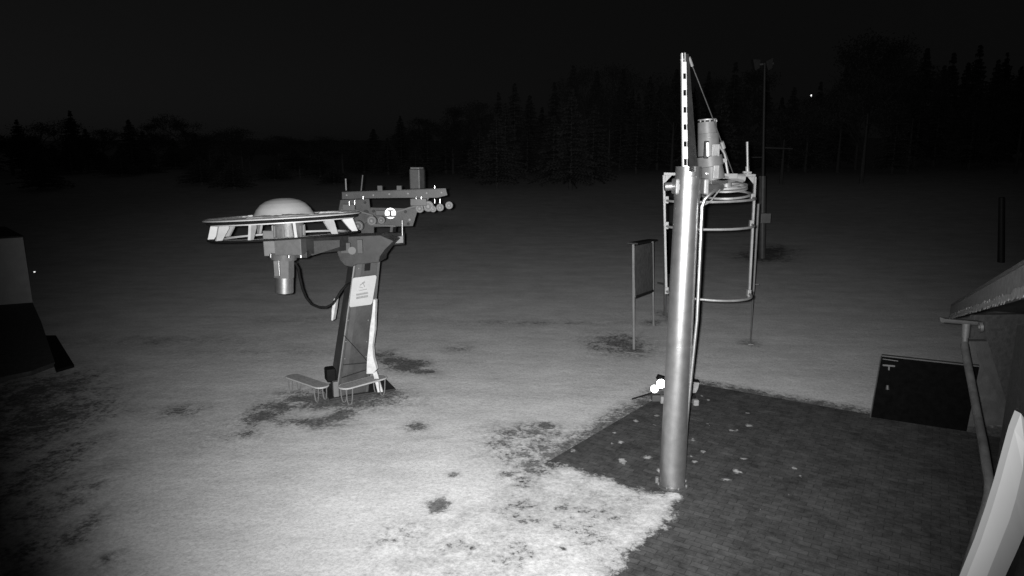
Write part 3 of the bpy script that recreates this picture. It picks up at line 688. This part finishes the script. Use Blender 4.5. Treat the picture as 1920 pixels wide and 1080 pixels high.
# ------------------------------------------------------------ black board beside the garage
A0 = G(1633, 784); A1 = G(1812, 811); 
t = thing('display_case', ((A0.x+A1.x)/2, (A0.y+A1.y)/2, 0), 'low wide black cabinet with thin pale rim standing at the far edge of the paving', 'cabinet')
at0 = PY(1652, 669, A0.y+.02); at0 = V((A0.x+.10, A0.y+.05, at0.z)); at1 = V((A1.x+.1, A1.y+.05, PY(1806, 689, A1.y+.02).z))
nrm = V((-(A1-A0).y, (A1-A0).x, 0)).normalized()
MB().prism([A0+V((0,0,.02)), A1+V((0,0,.02)), at1, at0], nrm*.07).build('panel', M['void'], t)
MB().bar(at0+nrm*.03+V((0,0,.012)), at1+nrm*.03+V((0,0,.012)), .02, .09, up=nrm).build('top_rim', M['darkgrey'], t)
MB().bar(A0-nrm*.0+(A0-A1).normalized()*.01, at0+(A0-A1).normalized()*.01, .014, .02).build('side_rim', M['darkgrey'], t)
pn = (A1-A0).cross(at0-A0).normalized(); pn = pn if pn.y < 0 else -pn
m = MB(); o_ = A0+pn*.012
for x0, y0, x1, y1, k in [(1655,684.5,1678,686.5,.028), (1667,687,1666.5,694,.022), (1655,673,1684,677,.014)]:
    m.bar(RP(x0,y0,o_,pn), RP(x1,y1,o_,pn), k, .008, up=pn)
m.each('pale_label', M['darkgrey'], t)
m = MB(); m.cone(RP(1664,722,o_,pn), RP(1664,730,o_,pn), .022, .03, n=10); m.build('latch', M['darkgrey'], t)

# ------------------------------------------------------------ garage on the right
C1 = G(1812, 800); gd = V((-.5, -.866, 0)).normalized(); gn = V((-.866, .5, 0))   # along the wall towards the camera, outward normal
E0 = D(1781, 586, 10.2); E1 = D(1922, 524, 3.75)      # axis of the verge board
gar = thing('garage', (C1.x, C1.y, 0), 'low dark garage at the right edge with sloping roof verge, gutter and drain pipe', 'garage')
slope = (E1-E0).normalized(); Eend = E1 + slope*1.0
wl = -gn*.55                                           # wall set back under the verge
def below(p, z): return V((p.x, p.y, z))
w0 = E0+wl+slope*2.6; w1 = Eend+wl
MB().prism([below(w0,0), below(w1,0), w1-V((0,0,.15)), w0-V((0,0,.15))], -gn*.2).build('side_wall', M['timber'], gar)
bwl = V((C1.x+.05, C1.y+.25, 0)); bwr = bwl+V((6,0,0))
MB().prism([bwl, bwr, bwr+V((0,0,2.0)), bwl+V((0,0,1.9))], (0,.1,0)).build('rear_wall', M['timber'], gar)  # dark timber stands in for the shaded part of the wall
MB().prism([C1, G(1900,796), PY(1852,640,G(1900,796).y), PY(1817,640,C1.y)], (.05,.15,0)).build('lit_wall_patch', M['lit_wall'], gar)  # pale trapezoid paints the lit wall, cut along the eave's shadow edge
rt = V((0,0,1)).cross(slope).normalized(); un = slope.cross(rt); un = un if un.z > 0 else -un
vh = .095
MB().prism([E0-V((0,0,vh)), Eend-V((0,0,vh)), Eend+V((0,0,vh)), E0+V((0,0,vh))], -gn*.04).build('verge_board', M['roofsnow'], gar)
rf_ = MB().prism([E0+V((0,0,vh+.004)), Eend+V((0,0,vh+.004)), Eend-gn*5+V((0,0,vh+.004)), E0-gn*5+V((0,0,vh+.004))], (0,0,.03)).build('roof', M['darkgrey'], gar)
Lw = (Eend-E0).length; q = 0; up_ = []; lo_ = []     # frost fringe along the lower edge, one jagged strip
while q < Lw:
    p = E0+slope*q-V((0,0,vh-.012))+gn*.003
    up_.append(p+V((0,0,random.uniform(.015,.05)))); lo_.append(p-V((0,0,random.uniform(.005,.035)))); q += random.uniform(.03, .07)
n_ = len(up_); m = MB()
for o_ in (gn*.006, gn*0): m.v += [p+o_ for p in up_]+[p+o_ for p in lo_]
m.f += [[i, i+1, n_+i+1, n_+i] for i in range(n_-1)] + [[2*n_+i, 2*n_+i+1, 3*n_+i+1, 3*n_+i] for i in range(n_-1)] + [[i, i+1, 2*n_+i+1, 2*n_+i] for i in range(n_-1)] + [[n_+i, n_+i+1, 3*n_+i+1, 3*n_+i] for i in range(n_-1)]
m.sm = [False]*len(m.f); m.build('ice_fringe', M['frost'], gar)
# gutter across the low end, outlet and pipe
ga = PY(1767, 600, E0.y-.15); gb = PY(1838, 606, E0.y-.1)
m = MB(); gv = (gb-ga); gx = gv.normalized(); GMx = Matrix.Translation(ga)
pts = []
prof = [(math.cos(math.pi+math.pi*i/10)*.06, math.sin(math.pi+math.pi*i/10)*.07) for i in range(11)]
side = gx.cross(V((0,0,1)))
m.prism([ga+side*a_+V((0,0,b_+.03)) for a_, b_ in prof], gv); m.build('gutter', M['galv_dull'], gar)
m = MB(); p0 = PY(1812, 606, E0.y-.14); p1 = PY(1810, 632, E0.y-.14); m.cone(p0, p1, .055, .05, n=20); m.cone(p1, PY(1808,650,E0.y-.14), .04, .04, n=20); m.each('gutter_outlet', M['galv_dull'], gar)
m = MB(); m.lathe([(.04,-.02),(.075,-.02),(.075,.02),(.04,.02)], Matrix.Translation(PY(1839,613,E0.y-.3)) @ Matrix.Rotation(R(80),4,'Y') @ Matrix.Rotation(R(20),4,'X'), 24, closed=True); m.build('pipe_socket', M['galv_dull'], gar)
pp = [D(1808,645,9.3), D(1812,670,9.1), D(1822,720,8.7), D(1833,780,8.2), D(1843,830,7.7), D(1851,880,7.2), D(1855,905,7.1), D(1854,928,7.05), D(1848,955,7.0), D(1838,985,7.0), D(1827,1020,7.05), D(1815,1055,7.1), D(1806,1085,7.15), G(1801,1105)]
MB().tube(pp, .048, 16).build('drain_pipe', M['pipe'], gar)

# white bent plate close to the camera at the right
q0 = 2.4
outl = [(1914,775),(1902,806),(1890,850),(1875,905),(1858,960),(1838,1018),(1812,1082),(1790,1140)]
crs = [(1919,782),(1921,830),(1918,880),(1905,935),(1893,975),(1873,1025),(1850,1082),(1828,1140)]
rgt = [(1922,786),(1940,850),(1945,930),(1935,975),(1920,1003),(1903,1042),(1884,1082),(1860,1140)]
m = MB(); vs = []
for i in range(8):
    a_ = D(*outl[i], q0); c_ = D(*crs[i], q0-.012); b_ = D(*rgt[i], q0+.004)
    vs += [a_, c_, b_, a_+V((.0,.03,0)), c_+V((.0,.03,0)), b_+V((.0,.03,0))]
fs = []
for i in range(7):
    a_ = i*6; b_ = a_+6
    fs += [(a_,b_,b_+1,a_+1), (a_+1,b_+1,b_+2,a_+2), (a_+3,a_+4,b_+4,b_+3), (a_+4,a_+5,b_+5,b_+4), (a_,a_+3,b_+3,b_), (a_+2,b_+2,b_+5,a_+5)]
fs += [(0,1,4,3), (1,2,5,4), (42,45,46,43), (43,46,47,44)]
m.add(vs, fs)
tag(m.build('trim_plate', mat('trim_white', .095, .6, 0, .06, 2), None, at=D(1860,1140,q0)), 'white bent metal plate rising close to the camera at the lower right corner', 'plate')

# ------------------------------------------------------------ shed, dark platform at the left
s1 = G(62, 572); s0 = V((s1.x-4.2, s1.y-2.2, 0)); st = PY(54, 451, s1.y)
shd = thing('shed', (s1.x-1, s1.y, 0), 'pale flat-sided shed cut off by the left edge of the picture', 'shed')
dv = (s0-s1); bk = V((-2.6, 2.6, 0))
MB().prism([s1, s0, s0+V((0,0,st.z)), s1+V((-.02,0,st.z))], bk).build('wall', M['shed'], shd)
MB().prism([s1+V((.05,-.08,st.z+.004)), s0+V((-.05,-.08,st.z+.004)), s0+bk+V((-.05,.08,st.z+.004)), s1+bk+V((.05,.08,st.z+.004))], (0,0,.05)).build('roof', M['dark'], shd)
m = MB(); c = PY(62.5, 510, s1.y-.03); m.box(c+V((.02,.02,0)), (.016,.016,.016)); lm = m.build('corner_point', M['faint_glow'], shd)  # small bright point at the shed corner, given emission
q = [G(x, y) for x, y in [(-80,585),(62,574),(78,610),(104,688),(60,705),(-80,735)]]
MB().prism([p+V((0,0,.01)) for p in q], (0,0,.10)).build('platform', M['timber'], None, at=q[3])
tag(bpy.data.objects['platform'], 'dark flat timber platform on the ground in front of the shed', 'platform')
q = [G(x, y) for x, y in [(80,634),(104,634),(138,690),(104,700)]]
MB().prism([p+V((0.02,0,.01)) for p in q], (0,0,.06)).build('floor_mat', M['black'], None, at=q[2])
tag(bpy.data.objects['floor_mat'], 'black mat lying against the right end of the timber platform', 'mat')

# ------------------------------------------------------------ distant lamp
a = G(1521, 330); c = PY(1521, 179, 95)
t = thing('street_lamp', (c.x, c.y, height(c.x, c.y)), 'single tiny lit lamp far off among the black trees', 'street lamp')
MB().cone((c.x, c.y, height(c.x, c.y)), c-V((0,0,.3)), .10, .07, n=8).build('pole', M['dark'], t)
MB().cone(c-V((0,0,.09)), c+V((0,0,.09)), .07, .07, n=10).build('lamp_head', M['farlamp'], t)

# ------------------------------------------------------------ conifers
def conifer(name, H, seed, loc, label, group):
    rnd = random.Random(seed)
    t = thing(name, (0,0,0), label, 'tree', group)
    MB().cone((0,0,-.3), (0,0,H*.97), H*.018, .02, n=8).build('trunk', M['bark'], t)
    m = MB(); z = H*.10
    while z < H*.98:
        rr = (H-z)*.27*rnd.uniform(.75, 1.15)+.12; nb = rnd.randint(6, 9); ph = rnd.random()*6
        for i in range(nb):
            a = ph+2*math.pi*i/nb+rnd.uniform(-.25, .25); L = rr*rnd.uniform(.65, 1.15)
            dr = V((math.cos(a), math.sin(a), 0)); sd_ = V((-dr.y, dr.x, 0)); z0 = z+rnd.uniform(-.15,.15)
            nseg = max(3, int(L/.35))
            for s in range(nseg):
                f0 = s/nseg; p = dr*(L*f0)+V((0,0,z0-.30*L*f0*f0+.05*L*f0)); wd = (1-f0)*.45*L/1.6+.12
                for sg in (-1, 1):
                    tip = p+dr*(L/nseg*1.1)+sd_*(sg*wd)+V((0,0,-.12-rnd.random()*.18))
                    m.add([p, p+dr*(L/nseg*.9), tip], [(0,1,2)])
                m.add([p+V((0,0,.02)), p+dr*(L/nseg*1.3)+V((0,0,-.1)), p+dr*(L/nseg*.4)+V((0,0,-.28-rnd.random()*.2))], [(0,1,2)])
        z += H*.030+.06
    m.build('crown', M['needle'], t)
    return t
def broad(name, H, seed, label, group):
    rnd = random.Random(seed); t = thing(name, (0,0,0), label, 'tree', group)
    MB().cone((0,0,-.3), (0,0,H*.6), H*.02, .06, n=8).build('trunk', M['bark'], t)
    m = MB()
    def br(p, d, L, r, dep):
        e = p+d*L; m.cone(p, e, r, r*.6, n=4, caps=False)
        if dep == 0:
            for k in range(5):
                c_ = e + V((rnd.gauss(0,.35), rnd.gauss(0,.35), rnd.gauss(0,.35))); x = V((rnd.gauss(0,1),rnd.gauss(0,1),rnd.gauss(0,1))).normalized()*.16; y = x.orthogonal().normalized()*.10
                m.add([c_-x, c_+y, c_+x], [(0,1,2)])
            return
        for k in range(3 if dep < 3 else 4):
            nd = (d+V((rnd.gauss(0,.5), rnd.gauss(0,.5), rnd.gauss(.12,.3)))).normalized(); br(p+d*L*rnd.uniform(.55,1), nd, L*rnd.uniform(.6,.8), r*.6, dep-1)
    for k in range(4): br(V((0,0,H*(.25+.1*k))), V((rnd.gauss(0,.4), rnd.gauss(0,.4), 1)).normalized(), H*.24, H*.008, 4)
    m.build('crown', M['twig'], t); return t
GRP = 'black trees along the edge of the slope'
protos = [conifer('spruce_tree', 12, 1, None, 'black spruce in the dim treeline behind the snowy slope', GRP), conifer('spruce_tree', 12, 2, None, 'black spruce in the dim treeline behind the snowy slope', GRP),
          conifer('spruce_tree', 12, 3, None, 'black spruce in the dim treeline behind the snowy slope', GRP), broad('bare_tree', 11, 4, 'bare twiggy tree in the dim treeline behind the snowy slope', GRP), broad('bare_tree', 11, 5, 'bare twiggy tree in the dim treeline behind the snowy slope', GRP)]
used = set()
def plant(kind, x, ytop, Y, rot):
    top = PY(x, ytop, Y); h = height(top.x, Y); H = top.z-h; base = protos[kind]; h0 = 12 if kind < 3 else 11
    if kind in used:
        o = base.copy(); sc.collection.objects.link(o)
        for c in base.children:
            d = c.copy(); sc.collection.objects.link(d); d.parent = o
    else: o = base; used.add(kind)
    s = H/h0; o.location = (top.x, Y, h); wd = min(1.6, max(s, .75)); o.scale = (wd, wd, s); o.rotation_euler = (0, 0, rot)
    return o
rnd = random.Random(21)
prof_px = [(-60,235),(30,222),(80,232),(130,205),(190,250),(240,222),(290,240),(340,225),(390,255),(450,250),(520,262),(580,265),(640,262),(700,240),(750,215),(800,222),(850,212),(900,205),(935,170),(965,152),(995,178),(1040,150),(1075,118),(1120,128),(1170,125),(1220,140),(1270,125),(1330,130),(1380,112),(1440,150),(1490,160),(1540,150),(1590,112),(1640,92),(1690,100),(1740,85),(1790,95),(1840,80),(1890,95),(1950,85),(2010,100)]
for i, (x, y) in enumerate(prof_px):
    Y = rnd.uniform(62, 80)
    k = rnd.choice([0,1,2,0,1,2,3]) if x > 900 else rnd.choice([0,3,4,1,3,4,2])
    plant(k, x, y, Y, rnd.random()*6)
    plant(rnd.choice([0,1,2,3]), x+rnd.uniform(15,35), y+rnd.uniform(14,40), Y+rnd.uniform(-8,10), rnd.random()*6)
    plant(rnd.choice([0,1,2,4]), x-rnd.uniform(0,25), y+rnd.uniform(30,70), Y-rnd.uniform(6,14), rnd.random()*6)
